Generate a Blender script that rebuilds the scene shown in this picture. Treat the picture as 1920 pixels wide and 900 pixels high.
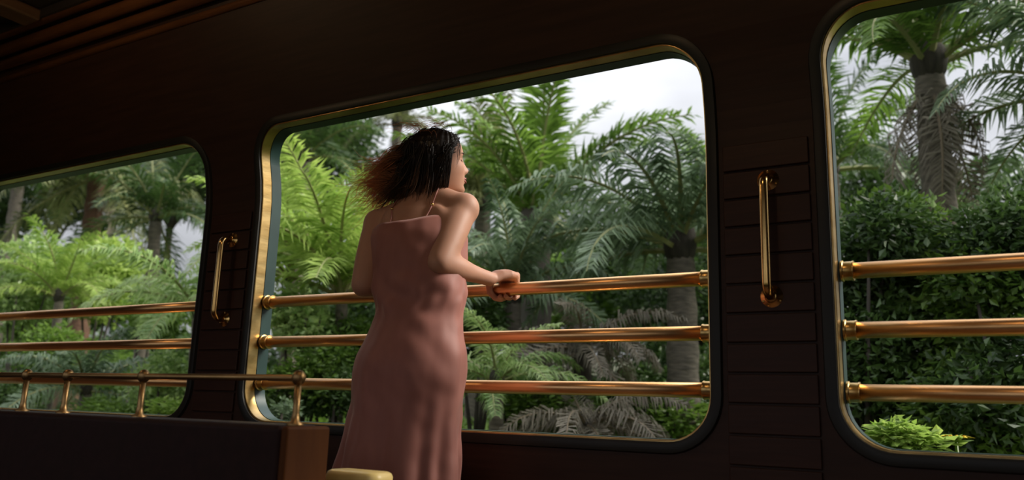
import bpy, math, random
from mathutils import Vector, Matrix, noise

S = bpy.context.scene
for o in list(bpy.data.objects):
    bpy.data.objects.remove(o)
COL = S.collection
PI = math.pi
V = Vector

# ------------------------------------------------------------------ camera
CAM_Z = 0.71
YAW, PITCH, ROLL, FPX = 0.54036, 0.20464, 0.03199, 1535.3
def cam_axes():
    r = V((math.cos(YAW), math.sin(YAW), 0)); f0 = V((-math.sin(YAW), math.cos(YAW), 0)); u = V((0, 0, 1))
    f = f0 * math.cos(PITCH) + u * math.sin(PITCH)
    u2 = u * math.cos(PITCH) - f0 * math.sin(PITCH)
    r2 = r * math.cos(ROLL) + u2 * math.sin(ROLL)
    u3 = u2 * math.cos(ROLL) - r * math.sin(ROLL)
    return r2, u3, f
CR, CU, CF = cam_axes()
def at(x, y, Y):
    """world point at distance Y across the carriage, along the sight line of a photo pixel"""
    d = CR * ((x - 960) / FPX) + CU * ((450 - y) / FPX) + CF
    p = d * (Y / d.y)
    return V((p.x, p.y, p.z + CAM_Z))
cd = bpy.data.cameras.new('camera')
cam = bpy.data.objects.new('camera', cd); COL.objects.link(cam)
cam.matrix_world = Matrix(((CR.x, CU.x, -CF.x, 0), (CR.y, CU.y, -CF.y, 0), (CR.z, CU.z, -CF.z, CAM_Z), (0, 0, 0, 1)))
cd.sensor_width = 36; cd.lens = 36 * FPX / 1920; cd.clip_start = 0.02; cd.clip_end = 400
cd.dof.use_dof = True; cd.dof.focus_distance = 2.72; cd.dof.aperture_fstop = 2.4
S.camera = cam

# ------------------------------------------------------------------ sky, sun, exposure
w = bpy.data.worlds.new('sky'); S.world = w; w.use_nodes = True
nt = w.node_tree; nt.nodes.clear()
tc = nt.nodes.new('ShaderNodeTexCoord'); mp = nt.nodes.new('ShaderNodeMapping'); mp.inputs['Scale'].default_value = (1.2, 1.2, 3.0)
nz = nt.nodes.new('ShaderNodeTexNoise'); nz.inputs['Scale'].default_value = 2.2; nz.inputs['Detail'].default_value = 4
rp = nt.nodes.new('ShaderNodeValToRGB')
rp.color_ramp.elements[0].position = 0.34; rp.color_ramp.elements[0].color = (0.39, 0.405, 0.445, 1)
rp.color_ramp.elements[1].position = 0.62; rp.color_ramp.elements[1].color = (0.68, 0.695, 0.735, 1)
bg = nt.nodes.new('ShaderNodeBackground'); bg.inputs['Strength'].default_value = 1.0
wo = nt.nodes.new('ShaderNodeOutputWorld')
# an overcast sky is brighter overhead than at the horizon
sx = nt.nodes.new('ShaderNodeSeparateXYZ'); nt.links.new(tc.outputs['Generated'], sx.inputs[0])
mxz = nt.nodes.new('ShaderNodeMath'); mxz.operation = 'MAXIMUM'; mxz.inputs[1].default_value = 0.0; nt.links.new(sx.outputs['Z'], mxz.inputs[0])
st = nt.nodes.new('ShaderNodeMath'); st.operation = 'MULTIPLY_ADD'; st.inputs[1].default_value = 2.1; st.inputs[2].default_value = 0.58
nt.links.new(mxz.outputs[0], st.inputs[0]); nt.links.new(st.outputs[0], bg.inputs['Strength'])
for a, b in ((tc.outputs['Generated'], mp.inputs[0]), (mp.outputs[0], nz.inputs['Vector']), (nz.outputs[0], rp.inputs[0]), (rp.outputs[0], bg.inputs[0]), (bg.outputs[0], wo.inputs[0])):
    nt.links.new(a, b)
sl = bpy.data.lights.new('sun', 'SUN'); sl.energy = 5.0; sl.angle = math.radians(24); sl.color = (1.0, 0.94, 0.84)
so = bpy.data.objects.new('sun', sl); COL.objects.link(so)
so.rotation_euler = V((-0.66, -0.42, -0.60)).to_track_quat('-Z', 'Y').to_euler()
vs = S.view_settings
vs.view_transform = 'Standard'; vs.look = 'None'; vs.gamma = 1; vs.use_curve_mapping = False; vs.exposure = 0.15

# ------------------------------------------------------------------ materials
def new_mat(name):
    m = bpy.data.materials.new(name); m.use_nodes = True
    return m, m.node_tree, m.node_tree.nodes['Principled BSDF']
def mat(name, c1, c2=None, rough=0.5, metal=0.0, scale=(1, 1, 1), nscale=5.0, bump=0.0, spec=0.5, coat=0.0, obj_rand=0.0):
    m, t, b = new_mat(name)
    b.inputs['Roughness'].default_value = rough; b.inputs['Metallic'].default_value = metal
    b.inputs['Specular IOR Level'].default_value = spec; b.inputs['Coat Weight'].default_value = coat
    c2 = c2 or tuple(x * 0.75 for x in c1)
    tx = t.nodes.new('ShaderNodeTexCoord'); mp = t.nodes.new('ShaderNodeMapping'); mp.inputs['Scale'].default_value = scale
    n = t.nodes.new('ShaderNodeTexNoise'); n.inputs['Scale'].default_value = nscale; n.inputs['Detail'].default_value = 5
    r = t.nodes.new('ShaderNodeValToRGB'); r.color_ramp.elements[0].position = 0.32; r.color_ramp.elements[1].position = 0.68
    r.color_ramp.elements[0].color = (*c1, 1); r.color_ramp.elements[1].color = (*c2, 1)
    t.links.new(tx.outputs['Object'], mp.inputs[0]); t.links.new(mp.outputs[0], n.inputs['Vector']); t.links.new(n.outputs[0], r.inputs[0])
    t.links.new(r.outputs[0], b.inputs['Base Color'])
    if bump:
        bp = t.nodes.new('ShaderNodeBump'); bp.inputs['Strength'].default_value = bump; bp.inputs['Distance'].default_value = 0.01
        t.links.new(n.outputs[0], bp.inputs['Height']); t.links.new(bp.outputs[0], b.inputs['Normal'])
    return m
def leaf_mat(name, c1, c2, trans=0.35, rough=0.42, hue=0.0):
    """leaf: glossy front, light passing through, colour varying from plant to plant and leaf to leaf"""
    m, t, b = new_mat(name)
    b.inputs['Roughness'].default_value = rough; b.inputs['Specular IOR Level'].default_value = 0.6
    oi = t.nodes.new('ShaderNodeObjectInfo'); g = t.nodes.new('ShaderNodeNewGeometry')
    n = t.nodes.new('ShaderNodeTexNoise'); n.inputs['Scale'].default_value = 1.3; n.inputs['Detail'].default_value = 4
    ad = t.nodes.new('ShaderNodeMath'); ad.operation = 'MULTIPLY_ADD'; ad.inputs[1].default_value = 0.35
    ri = t.nodes.new('ShaderNodeMath'); ri.operation = 'MULTIPLY_ADD'; ri.inputs[1].default_value = 0.5
    r = t.nodes.new('ShaderNodeValToRGB'); r.color_ramp.elements[0].position = 0.35; r.color_ramp.elements[1].position = 1.0
    r.color_ramp.elements[0].color = (*c1, 1); r.color_ramp.elements[1].color = (*c2, 1)
    t.links.new(g.outputs['Position'], n.inputs['Vector'])
    t.links.new(oi.outputs['Random'], ad.inputs[0]); t.links.new(n.outputs[0], ad.inputs[2])
    t.links.new(g.outputs['Random Per Island'], ri.inputs[0]); t.links.new(ad.outputs[0], ri.inputs[2])
    sb = t.nodes.new('ShaderNodeMath'); sb.operation = 'SUBTRACT'; sb.inputs[1].default_value = 0.12
    t.links.new(ri.outputs[0], sb.inputs[0]); t.links.new(sb.outputs[0], r.inputs[0])
    t.links.new(r.outputs[0], b.inputs['Base Color'])
    tr = t.nodes.new('ShaderNodeBsdfTranslucent'); mx = t.nodes.new('ShaderNodeMixShader'); mx.inputs[0].default_value = trans
    t.links.new(r.outputs[0], tr.inputs[0]); t.links.new(b.outputs[0], mx.inputs[1]); t.links.new(tr.outputs[0], mx.inputs[2])
    t.links.new(mx.outputs[0], t.nodes['Material Output'].inputs[0])
    return m
M = {}
M['wood'] = mat('dark_mahogany', (0.040, 0.0165, 0.009), (0.027, 0.011, 0.006), 0.50, scale=(1, 6, 14), nscale=4, bump=0.05, spec=0.22)
M['board'] = mat('mahogany_board', (0.044, 0.0165, 0.009), (0.029, 0.011, 0.006), 0.48, scale=(1.5, 6, 20), nscale=4, bump=0.06, spec=0.22)
M['cornice'] = mat('varnished_cornice', (0.16, 0.062, 0.022), (0.10, 0.038, 0.014), 0.35, scale=(1, 8, 8), nscale=4)
M['ceiling'] = mat('ceiling_board', (0.016, 0.010, 0.008), (0.010, 0.007, 0.005), 0.6, nscale=3)
M['beam'] = mat('ceiling_beam', (0.13, 0.07, 0.035), (0.09, 0.05, 0.025), 0.45, scale=(8, 1, 8), nscale=4)
M['floor'] = mat('teak_floor', (0.10, 0.05, 0.028), (0.06, 0.03, 0.017), 0.45, scale=(1, 9, 1), nscale=3)
M['brass'] = mat('polished_brass', (0.78, 0.50, 0.19), (0.66, 0.40, 0.14), 0.20, 1.0, nscale=9)
M['brass_old'] = mat('worn_brass', (0.75, 0.52, 0.22), (0.52, 0.33, 0.12), 0.30, 1.0, scale=(3, 3, 9), nscale=3, bump=0.12)
M['brass_dim'] = mat('tarnished_brass', (0.40, 0.25, 0.11), (0.28, 0.17, 0.07), 0.42, 1.0, nscale=8)
M['copper'] = mat('copper_brass_tube', (0.88, 0.52, 0.25), (0.80, 0.44, 0.18), 0.33, 1.0, scale=(3, 20, 20), nscale=2)
M['green'] = mat('green_paint', (0.018, 0.045, 0.040), (0.012, 0.030, 0.028), 0.35, nscale=6, bump=0.05)
M['gasket'] = mat('dark_window_moulding', (0.016, 0.015, 0.011), (0.011, 0.010, 0.008), 0.45, nscale=6, spec=0.3)
M['leather'] = mat('dark_leather', (0.024, 0.0095, 0.008), (0.017, 0.007, 0.006), 0.6, nscale=30, bump=0.1, spec=0.14)
M['endwood'] = mat('brown_wood_end', (0.085, 0.028, 0.006), (0.062, 0.019, 0.004), 0.65, scale=(6, 6, 1), nscale=4, spec=0.12)
M['gold'] = mat('pale_gold_top', (0.92, 0.70, 0.27), (0.86, 0.62, 0.21), 0.38, 0.0, nscale=7)
M['trunk'] = mat('palm_trunk', (0.20, 0.17, 0.13), (0.09, 0.08, 0.06), 0.85, scale=(2, 2, 9), nscale=5, bump=0.8)
M['trunk_dark'] = mat('dark_bark', (0.07, 0.06, 0.045), (0.035, 0.03, 0.022), 0.9, scale=(4, 4, 1), nscale=6, bump=0.7)
M['trunk_brown'] = mat('red_brown_palm_base', (0.16, 0.085, 0.05), (0.09, 0.045, 0.025), 0.85, scale=(3, 3, 6), nscale=5, bump=0.8)
M['rachis'] = mat('pale_midrib', (0.30, 0.30, 0.12), (0.22, 0.24, 0.09), 0.5, nscale=4)
M['rachis_dead'] = mat('dry_midrib', (0.24, 0.19, 0.12), (0.17, 0.13, 0.08), 0.7, nscale=4)
M['leaf_dark'] = leaf_mat('leaf_dark', (0.018, 0.046, 0.013), (0.095, 0.175, 0.040), 0.34)
M['leaf_mid'] = leaf_mat('leaf_mid', (0.045, 0.105, 0.016), (0.21, 0.35, 0.055), 0.44)
M['leaf_lime'] = leaf_mat('leaf_lime', (0.16, 0.30, 0.035), (0.42, 0.56, 0.13), 0.45)
M['leaf_teal'] = leaf_mat('leaf_teal', (0.050, 0.095, 0.042), (0.25, 0.35, 0.19), 0.36, 0.34)
M['leaf_olive'] = leaf_mat('leaf_olive', (0.060, 0.085, 0.026), (0.23, 0.26, 0.095), 0.34)
M['leaf_dead'] = leaf_mat('leaf_dead', (0.11, 0.095, 0.065), (0.26, 0.23, 0.17), 0.2, 0.7)
M['leaf_pale'] = leaf_mat('leaf_pale', (0.12, 0.25, 0.045), (0.48, 0.62, 0.24), 0.45, 0.35)
M['ground'] = mat('leafy_ground', (0.035, 0.055, 0.018), (0.07, 0.06, 0.03), 0.95, nscale=3, bump=0.6)
M['flower'] = mat('yellow_petal', (0.75, 0.55, 0.05), (0.65, 0.42, 0.03), 0.6, nscale=6)
M['lamp'] = mat('fill_lamp_glass', (0.9, 0.8, 0.6), (0.85, 0.72, 0.5), 0.3)
M['lamp'].node_tree.nodes['Principled BSDF'].inputs['Emission Color'].default_value = (1.0, 0.66, 0.36, 1)
M['lamp'].node_tree.nodes['Principled BSDF'].inputs['Emission Strength'].default_value = 2.0
M['lips'] = mat('lips', (0.34, 0.095, 0.075), (0.30, 0.08, 0.065), 0.4, nscale=20)
M['lash'] = mat('lash', (0.012, 0.008, 0.006), (0.010, 0.006, 0.005), 0.6)
M['eye'] = mat('eye_white', (0.6, 0.56, 0.52), (0.55, 0.5, 0.46), 0.2)
M['sandal'] = mat('tan_sandal', (0.20, 0.10, 0.05), (0.16, 0.08, 0.04), 0.6)
def skin_mat():
    m = mat('skin', (0.45, 0.235, 0.155), (0.41, 0.205, 0.132), 0.55, spec=0.35, nscale=7)
    b = m.node_tree.nodes['Principled BSDF']
    b.inputs['Subsurface Weight'].default_value = 0.15; b.inputs['Subsurface Radius'].default_value = (0.02, 0.008, 0.004)
    b.inputs['Subsurface Scale'].default_value = 0.4
    return m
M['skin'] = skin_mat()
def dress_mat():
    m = mat('dusty_rose_satin', (0.37, 0.150, 0.118), (0.325, 0.130, 0.102), 0.56, scale=(1, 1, 0.4), nscale=26, bump=0.04, spec=0.3)
    t = m.node_tree; b = t.nodes['Principled BSDF']
    b.inputs['Sheen Weight'].default_value = 0.3; b.inputs['Sheen Roughness'].default_value = 0.4
    b.inputs['Sheen Tint'].default_value = (1.0, 0.8, 0.76, 1)
    tr = t.nodes.new('ShaderNodeBsdfTranslucent'); tr.inputs[0].default_value = (0.55, 0.12, 0.07, 1)
    mx = t.nodes.new('ShaderNodeMixShader'); mx.inputs[0].default_value = 0.16
    t.links.new(b.outputs[0], mx.inputs[1]); t.links.new(tr.outputs[0], mx.inputs[2]); t.links.new(mx.outputs[0], t.nodes['Material Output'].inputs[0])
    return m
M['dress'] = dress_mat()
def hair_mat():
    """dark brown hair, auburn ends brightened to imitate backlight"""
    m, t, b = new_mat('hair')
    a = t.nodes.new('ShaderNodeAttribute'); a.attribute_name = 'along'
    r = t.nodes.new('ShaderNodeValToRGB'); r.color_ramp.elements[0].position = 0.26; r.color_ramp.elements[1].position = 0.78
    r.color_ramp.elements[0].color = (0.022, 0.012, 0.008, 1); r.color_ramp.elements[1].color = (0.85, 0.38, 0.16, 1)  # bright end colour stands in for light shining through the hair
    t.links.new(a.outputs['Fac'], r.inputs[0]); t.links.new(r.outputs[0], b.inputs['Base Color'])
    b.inputs['Roughness'].default_value = 0.42; b.inputs['Specular IOR Level'].default_value = 0.6
    tr = t.nodes.new('ShaderNodeBsdfTranslucent'); mx = t.nodes.new('ShaderNodeMixShader'); mx.inputs[0].default_value = 0.5
    t.links.new(r.outputs[0], tr.inputs[0]); t.links.new(b.outputs[0], mx.inputs[1]); t.links.new(tr.outputs[0], mx.inputs[2])
    t.links.new(mx.outputs[0], t.nodes['Material Output'].inputs[0])
    return m
M['hair'] = hair_mat()

# ------------------------------------------------------------------ mesh helpers
class MB:
    def __init__(self):
        self.v = []; self.f = []; self.mi = []; self.cur = 0
    def face(self, idx):
        self.f.append(tuple(idx)); self.mi.append(self.cur)
    def box(self, lo, hi):
        b = len(self.v)
        for z in (lo[2], hi[2]):
            for y in (lo[1], hi[1]):
                for x in (lo[0], hi[0]):
                    self.v.append((x, y, z))
        for q in ((0, 2, 3, 1), (4, 5, 7, 6), (0, 1, 5, 4), (2, 6, 7, 3), (0, 4, 6, 2), (1, 3, 7, 5)):
            self.face([b + i for i in q])
    def rings(self, rings, cap=True, closed=False):
        b = len(self.v); n = len(rings[0])
        for r in rings:
            self.v.extend([tuple(p) for p in r])
        m = len(rings)
        for i in range(m if closed else m - 1):
            j = (i + 1) % m
            for k in range(n):
                l = (k + 1) % n
                self.face((b + i * n + k, b + i * n + l, b + j * n + l, b + j * n + k))
        if cap and not closed:
            self.face([b + k for k in range(n)][::-1]); self.face([b + (m - 1) * n + k for k in range(n)])
    def tube(self, pts, rad, n=10, cap=True, closed=False, squash=1.0):
        pts = [V(p) for p in pts]
        if not hasattr(rad, '__len__'): rad = [rad] * len(pts)
        m = len(pts); rs = []; u = None
        for i, p in enumerate(pts):
            a = pts[(i - 1) % m] if (closed or i > 0) else p
            c = pts[(i + 1) % m] if (closed or i < m - 1) else p
            t = (c - a).normalized()
            if u is None:
                u = t.orthogonal().normalized()
                if abs(t.z) < 0.9: u = (V((0, 0, 1)) - t * t.z).normalized()
            else:
                u = (u - t * u.dot(t)).normalized()
            s = t.cross(u)
            rs.append([p + (u * math.cos(2 * PI * k / n) * squash + s * math.sin(2 * PI * k / n)) * rad[i] for k in range(n)])
        self.rings(rs, cap, closed)
    def ellipsoid(self, c, r, rot=None, nu=16, nv=10):
        rs = []
        for i in range(nv + 1):
            th = PI * (0.02 + 0.96 * i / nv)
            ring = []
            for k in range(nu):
                p = V((r[0] * math.sin(th) * math.cos(2 * PI * k / nu), r[1] * math.sin(th) * math.sin(2 * PI * k / nu), -r[2] * math.cos(th)))
                if rot: p = rot @ p
                ring.append(V(c) + p)
            rs.append(ring)
        self.rings(rs)
    def lathe(self, c, prof, n=24, axis='z'):
        rs = []
        for r, h in prof:
            ring = []
            for k in range(n):
                a = 2 * PI * k / n
                q = (r * math.cos(a), r * math.sin(a), h)
                if axis == 'y': q = (r * math.cos(a), h, -r * math.sin(a))
                if axis == 'x': q = (h, r * math.cos(a), r * math.sin(a))
                ring.append(V(c) + V(q))
            rs.append(ring)
        self.rings(rs)
    def mesh(self, name, mats, smooth=True, along=None):
        me = bpy.data.meshes.new(name); me.from_pydata([tuple(p) for p in self.v], [], self.f); me.update()
        for m in (mats if isinstance(mats, (list, tuple)) else [mats]): me.materials.append(m)
        me.polygons.foreach_set('use_smooth', [smooth] * len(me.polygons))
        me.polygons.foreach_set('material_index', self.mi)
        if along is not None:
            at_ = me.attributes.new('along', 'FLOAT', 'POINT'); at_.data.foreach_set('value', along)
        return me
    def build(self, name, mats, parent=None, smooth=True, bevel=0.0):
        return link(name, self.mesh(name, mats, smooth), parent, bevel)
def link(name, me, parent=None, bevel=0.0):
    o = bpy.data.objects.new(name, me); COL.objects.link(o)
    if parent: o.parent = parent
    if bevel:
        b = o.modifiers.new('bevel', 'BEVEL'); b.width = bevel; b.segments = 3; b.limit_method = 'ANGLE'; b.angle_limit = 0.6
        for p in me.polygons: p.use_smooth = True
        wn = o.modifiers.new('wn', 'WEIGHTED_NORMAL')
    return o
def tag(o, label=None, cat=None, group=None, kind=None):
    if label: o['label'] = label
    if cat: o['category'] = cat
    if group: o['group'] = group
    if kind: o['kind'] = kind
    return o
def empty(name, loc=(0, 0, 0), rz=0):
    o = bpy.data.objects.new(name, None); COL.objects.link(o); o.location = loc; o.rotation_euler = (0, 0, rz); o.empty_display_size = 0.1
    return o

# ------------------------------------------------------------------ carriage shell
D = 2.25; YB = -0.50
SILL, HEAD = 0.636, 1.80
RC = 0.13; WT = 0.085
WIN = [(-4.715, -2.871), (-2.539, -0.695), (-0.364, 1.480)]
X0, X1 = -5.05, 1.82
ZTOP = 2.30
def inset(z):
    if z < 1.46: return 0.0
    if z < 1.80: return 0.62 * (z - 1.46) ** 2
    return 0.62 * 0.34 ** 2 + 0.36 * (z - 1.80)
def yf(z): return D - inset(z)
def yb(z): return YB + inset(z)
def cut(z, w):
    """extent of a window opening at height z"""
    a, b = w
    if z < SILL or z > HEAD: return None
    d = 0
    if z < SILL + RC: h = SILL + RC - z; d = RC - math.sqrt(max(0, RC * RC - h * h))
    elif z > HEAD - RC: h = z - (HEAD - RC); d = RC - math.sqrt(max(0, RC * RC - h * h))
    return a + d, b - d
def side_wall(name, ff, sgn):
    zs_low = [-0.12, 0.3, SILL]
    zs_mid = [SILL + RC * (1 - math.cos(PI / 2 * i / 10)) for i in range(11)] + [0.9, 1.1, 1.3, 1.46, 1.52, 1.58, 1.63]
    zs_mid += [HEAD - RC + RC * math.sin(PI / 2 * i / 10) for i in range(11)]
    zs_top = [HEAD, 1.9, 2.0, 2.1, 2.2, ZTOP + 0.2]
    mb = MB()
    def strip(za, zb, ia, ib):
        b = len(mb.v)
        for off in (0, WT * sgn):
            mb.v += [(ia[0], ff(za) + off, za), (ia[1], ff(za) + off, za), (ib[1], ff(zb) + off, zb), (ib[0], ff(zb) + off, zb)]
        fr = [b, b + 1, b + 2, b + 3]; bk = [b + 7, b + 6, b + 5, b + 4]
        if sgn < 0: fr, bk = fr[::-1], bk[::-1]
        mb.face(fr); mb.face(bk)
    for zs in (zs_low, zs_top):
        for za, zb in zip(zs, zs[1:]): strip(za, zb, (X0, X1), (X0, X1))
    for za, zb in zip(zs_mid, zs_mid[1:]):
        ca = [cut(za, w) for w in WIN]; cb = [cut(zb, w) for w in WIN]
        ea = [X0] + [x for c in ca for x in c] + [X1]; eb = [X0] + [x for c in cb for x in c] + [X1]
        for k in range(0, len(ea), 2): strip(za, zb, (ea[k], ea[k + 1]), (eb[k], eb[k + 1]))
    return tag(mb.build(name, M['wood'], smooth=False), kind='structure')
wall_front = side_wall('wall_front', yf, 1)
wall_back = side_wall('wall_back', yb, -1)
m = MB(); m.box((X0 - 0.06, YB - WT, -0.12), (X0, D + WT, 2.62)); tag(m.build('wall_left', M['wood'], smooth=False), kind='structure')
m = MB(); m.box((X1, YB - WT, -0.12), (X1 + 0.06, D + WT, 2.62)); tag(m.build('wall_right', M['wood'], smooth=False), kind='structure')
floor_o = empty('floor'); tag(floor_o, kind='structure')
m = MB(); m.box((X0, YB, -0.10), (X1, D, -0.012)); m.build('subfloor', M['wood'], floor_o, False)
plank = MB(); plank.box((X0, -0.068, -0.012), (X1, 0.068, 0.0)); plank_me = plank.mesh('plank', M['floor'], False)
yy = YB + 0.07
while yy < D - 0.06:
    o = link('plank', plank_me, floor_o); o.location.y = yy; yy += 0.141
# ceiling: flat centre, roof outside it, cross beams, cornice mouldings
ceil = empty('ceiling'); tag(ceil, kind='structure')
m = MB(); m.box((X0, yb(ZTOP) - 0.15, 2.44), (X1, yf(ZTOP) + 0.15, 2.50)); m.build('ceiling_panel', M['ceiling'], ceil, False)
m = MB()
prof = [(YB - 0.16, 2.40), (YB + 0.3, 2.62), (0.3, 2.78), (0.87, 2.82), (1.5, 2.78), (D - 0.3, 2.62), (D + 0.16, 2.40)]
m.rings([[V((X0 - 0.06, y, z)) for y, z in prof] + [V((X0 - 0.06, y, z + 0.03)) for y, z in prof[::-1]],
         [V((X1 + 0.06, y, z)) for y, z in prof] + [V((X1 + 0.06, y, z + 0.03)) for y, z in prof[::-1]]])
m.build('roof_shell', M['green'], ceil, False)
beam = MB(); beam.box((-0.065, -0.11, 2.385), (0.065, 1.86, 2.44)); beam_me = beam.mesh('cross_beam', M['beam'], False)
for x in (-4.93, -3.73, -2.53, -1.33, -0.13, 1.07):
    o = link('cross_beam', beam_me, ceil, 0.012); o.location.x = x
for side, ff, sg in (('front', yf, 1), ('back', yb, -1)):
    for k, (z, off, r) in enumerate(((2.262, 0.0, 0.016), (2.312, -0.028, 0.024), (2.365, -0.065, 0.028), (2.415, -0.115, 0.026))):
        y = ff(min(z, ZTOP)) + sg * off
        mb = MB(); mb.tube([(X0, y, z), ((X0 + X1) / 2, y, z), (X1, y, z)], r, 12)
        tag(mb.build('trim_%d' % (k + 1 + (4 if sg < 0 else 0)), M['cornice']), kind='structure')
    mb = MB(); b = ff(2.27); mb.box((X0, min(b - 0.005, b + sg * -0.16), 2.40), (X1, max(b + 0.005, b + sg * -0.16), 2.445))
    tag(mb.build('trim_%d' % (9 if sg > 0 else 10), M['ceiling'], smooth=False), kind='structure')
mb = MB(); mb.box((X0, D - 0.018, 0.0), (X1, D + 0.002, 0.12)); tag(mb.build('baseboard_front', M['board'], bevel=0.004), kind='structure')
mb = MB(); mb.box((X0, YB - 0.002, 0.0), (X1, YB + 0.018, 0.12)); tag(mb.build('baseboard_back', M['board'], bevel=0.004), kind='structure')

# boards on the two wall pillars
bd = MB(); bd.box((-0.118, -0.006, -0.0375), (0.118, 0.004, 0.0375)); board_me = bd.mesh('board', M['board'], False)
for pc in (-2.705, -0.5295):
    for k in range(16):
        z = 0.30 + 0.081 * k
        if z > 1.44: break
        o = link('board', board_me, wall_front, 0.003); o.location = (pc, D - 0.003, z)

# window frames swept along the rounded openings, railing in each
def path(w, grow=0.0, n=10):
    a, b = w[0] - grow, w[1] + grow; s, h = SILL - grow, HEAD + grow; r = RC + grow
    pts = []
    def arc(cx, cz, a0):
        for i in range(n + 1):
            t = a0 + PI / 2 * i / n
            pts.append((cx + r * math.cos(t), cz + r * math.sin(t), math.cos(t), math.sin(t)))
    def seg(xa, za, xb, zb, nx, nz_, k):
        for i in range(1, k):
            t = i / k; pts.append((xa + (xb - xa) * t, za + (zb - za) * t, nx, nz_))
    arc(b - r, s + r, -PI / 2); seg(b, s + r, b, h - r, 1, 0, 12)
    arc(b - r, h - r, 0); seg(b - r, h, a + r, h, 0, 1, 4)
    arc(a + r, h - r, PI / 2); seg(a, h - r, a, s + r, -1, 0, 12)
    arc(a + r, s + r, PI); seg(a + r, s, b - r, s, 0, -1, 4)
    return pts
def sweep(w, ff, sg, section):
    """section: (outwards from the opening, towards the outside) corners of the moulding"""
    mb = MB(); rs = []
    for x, z, nx, nz_ in path(w):
        rs.append([V((x + nx * o, ff(z) + sg * d, z + nz_ * o)) for o, d in section])
    mb.rings(rs, closed=True)
    return mb
RAILZ = (0.710 + 0.0726, 0.710 + 0.2344, 0.710 + 0.3933)
RAILY = D + 0.068
wn_names = ['left window', 'middle window', 'right window']
heights = ['bottom', 'middle', 'top']
for wi, w in enumerate(WIN):
    for side, ff, sg in ((0, yf, 1), (1, yb, -1)):
        e = empty('window_%d' % (wi + 1 + 3 * side), ((w[0] + w[1]) / 2, ff(SILL), SILL)); tag(e, kind='structure')
        inv = Matrix.Translation(-e.location)
        parts = (('brass_liner', M['brass_old'], ((0.002, 0.0), (-0.003, 0.0), (-0.005, 0.002), (-0.005, 0.046), (0.002, 0.046))),
                 ('outer_liner', M['green'], ((0.001, 0.047), (-0.007, 0.047), (-0.007, 0.098), (0.030, 0.098), (0.030, 0.088), (0.001, 0.088))),
                 ('moulding', M['gasket'], ((0.001, -0.009), (0.012, -0.013), (0.030, -0.010), (0.034, 0.0), (0.001, 0.0))))
        for nm, mt, sec in parts:
            o = sweep(w, ff, sg, sec).build(nm, mt, e); o.matrix_parent_inverse = inv
            es = o.modifiers.new('es', 'EDGE_SPLIT'); es.split_angle = math.radians(35)
        if side: continue
        rl = empty('window_railing', (w[0], RAILY, RAILZ[0]))
        tag(rl, 'three horizontal brass rails with end collars across the ' + wn_names[wi] + [' behind the sofa', ' where the person leans', ' beside the wall end'][wi], 'railing', 'window railings')
        if wi == 2: rl['label'] = 'three horizontal brass rails with end collars across the rightmost window'
        inv = Matrix.Translation(-rl.location)
        for z in RAILZ:
            mb = MB(); mb.tube([(w[0] + 0.012, RAILY, z), (w[0] + 0.6, RAILY, z), (w[1] - 0.6, RAILY, z), (w[1] - 0.012, RAILY, z)], 0.0215, 28)
            ra = mb.build('rail', M['copper'], rl); ra.matrix_parent_inverse = inv
            for xe, s in ((w[0] + 0.010, 1), (w[1] - 0.010, -1)):
                mb = MB(); mb.lathe((xe, RAILY, z), [(0.029, 0), (0.029, s * 0.005), (0.0255, s * 0.007), (0.0255, s * 0.027), (0.027, s * 0.029), (0.027, s * 0.032), (0.0205, s * 0.033)], 24, 'x')
                c = mb.build('collar', M['brass_old'], ra)
                es = c.modifiers.new('es', 'EDGE_SPLIT'); es.split_angle = math.radians(40)

# grab handles on the pillars
def grab_handle(xc, label):
    z0, z1 = 0.71 + 0.322, 0.71 + 0.648
    e = empty('grab_handle', (xc, D, z0)); tag(e, label, 'handle', 'brass grab handles on the pillars')
    out = 0.062; r = 0.030
    pts = [(0, -0.004, 0), (0, -(out - r), 0)]
    pts += [(0, -(out - r) - r * math.sin(a), r - r * math.cos(a)) for a in [PI / 2 * i / 8 for i in range(1, 9)]]
    h = z1 - z0
    pts += [(0, -out, h * 0.25), (0, -out, h * 0.5), (0, -out, h * 0.75)]
    pts += [(0, -(out - r) - r * math.cos(a), h - r + r * math.sin(a)) for a in [PI / 2 * i / 8 for i in range(0, 9)]]
    pts += [(0, -0.004, h)]
    mb = MB(); mb.tube(pts, 0.0125, 18); mb.build('bar', M['brass'], e)
    for z in (0, h):
        mb = MB(); mb.lathe((0, 0, z), [(0.034, 0.0), (0.034, -0.004), (0.030, -0.009), (0.020, -0.011), (0.016, -0.018), (0.013, -0.020)], 28, 'y')
        ro = mb.build('rosette', M['brass'], e)
        for k in range(3):
            a = PI / 2 + 2 * PI * k / 3
            mb = MB(); mb.lathe((0.026 * math.cos(a), -0.0085, z + 0.026 * math.sin(a)), [(0.0035, 0), (0.0035, -0.0022), (0.001, -0.003)], 8, 'y')
            mb.build('screw', M['brass_old'], ro)
grab_handle(-0.5215, 'brass grab handle on the dark pillar between middle and right windows')
grab_handle(-2.6840, 'brass grab handle on the dark pillar between left and middle windows')

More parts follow.
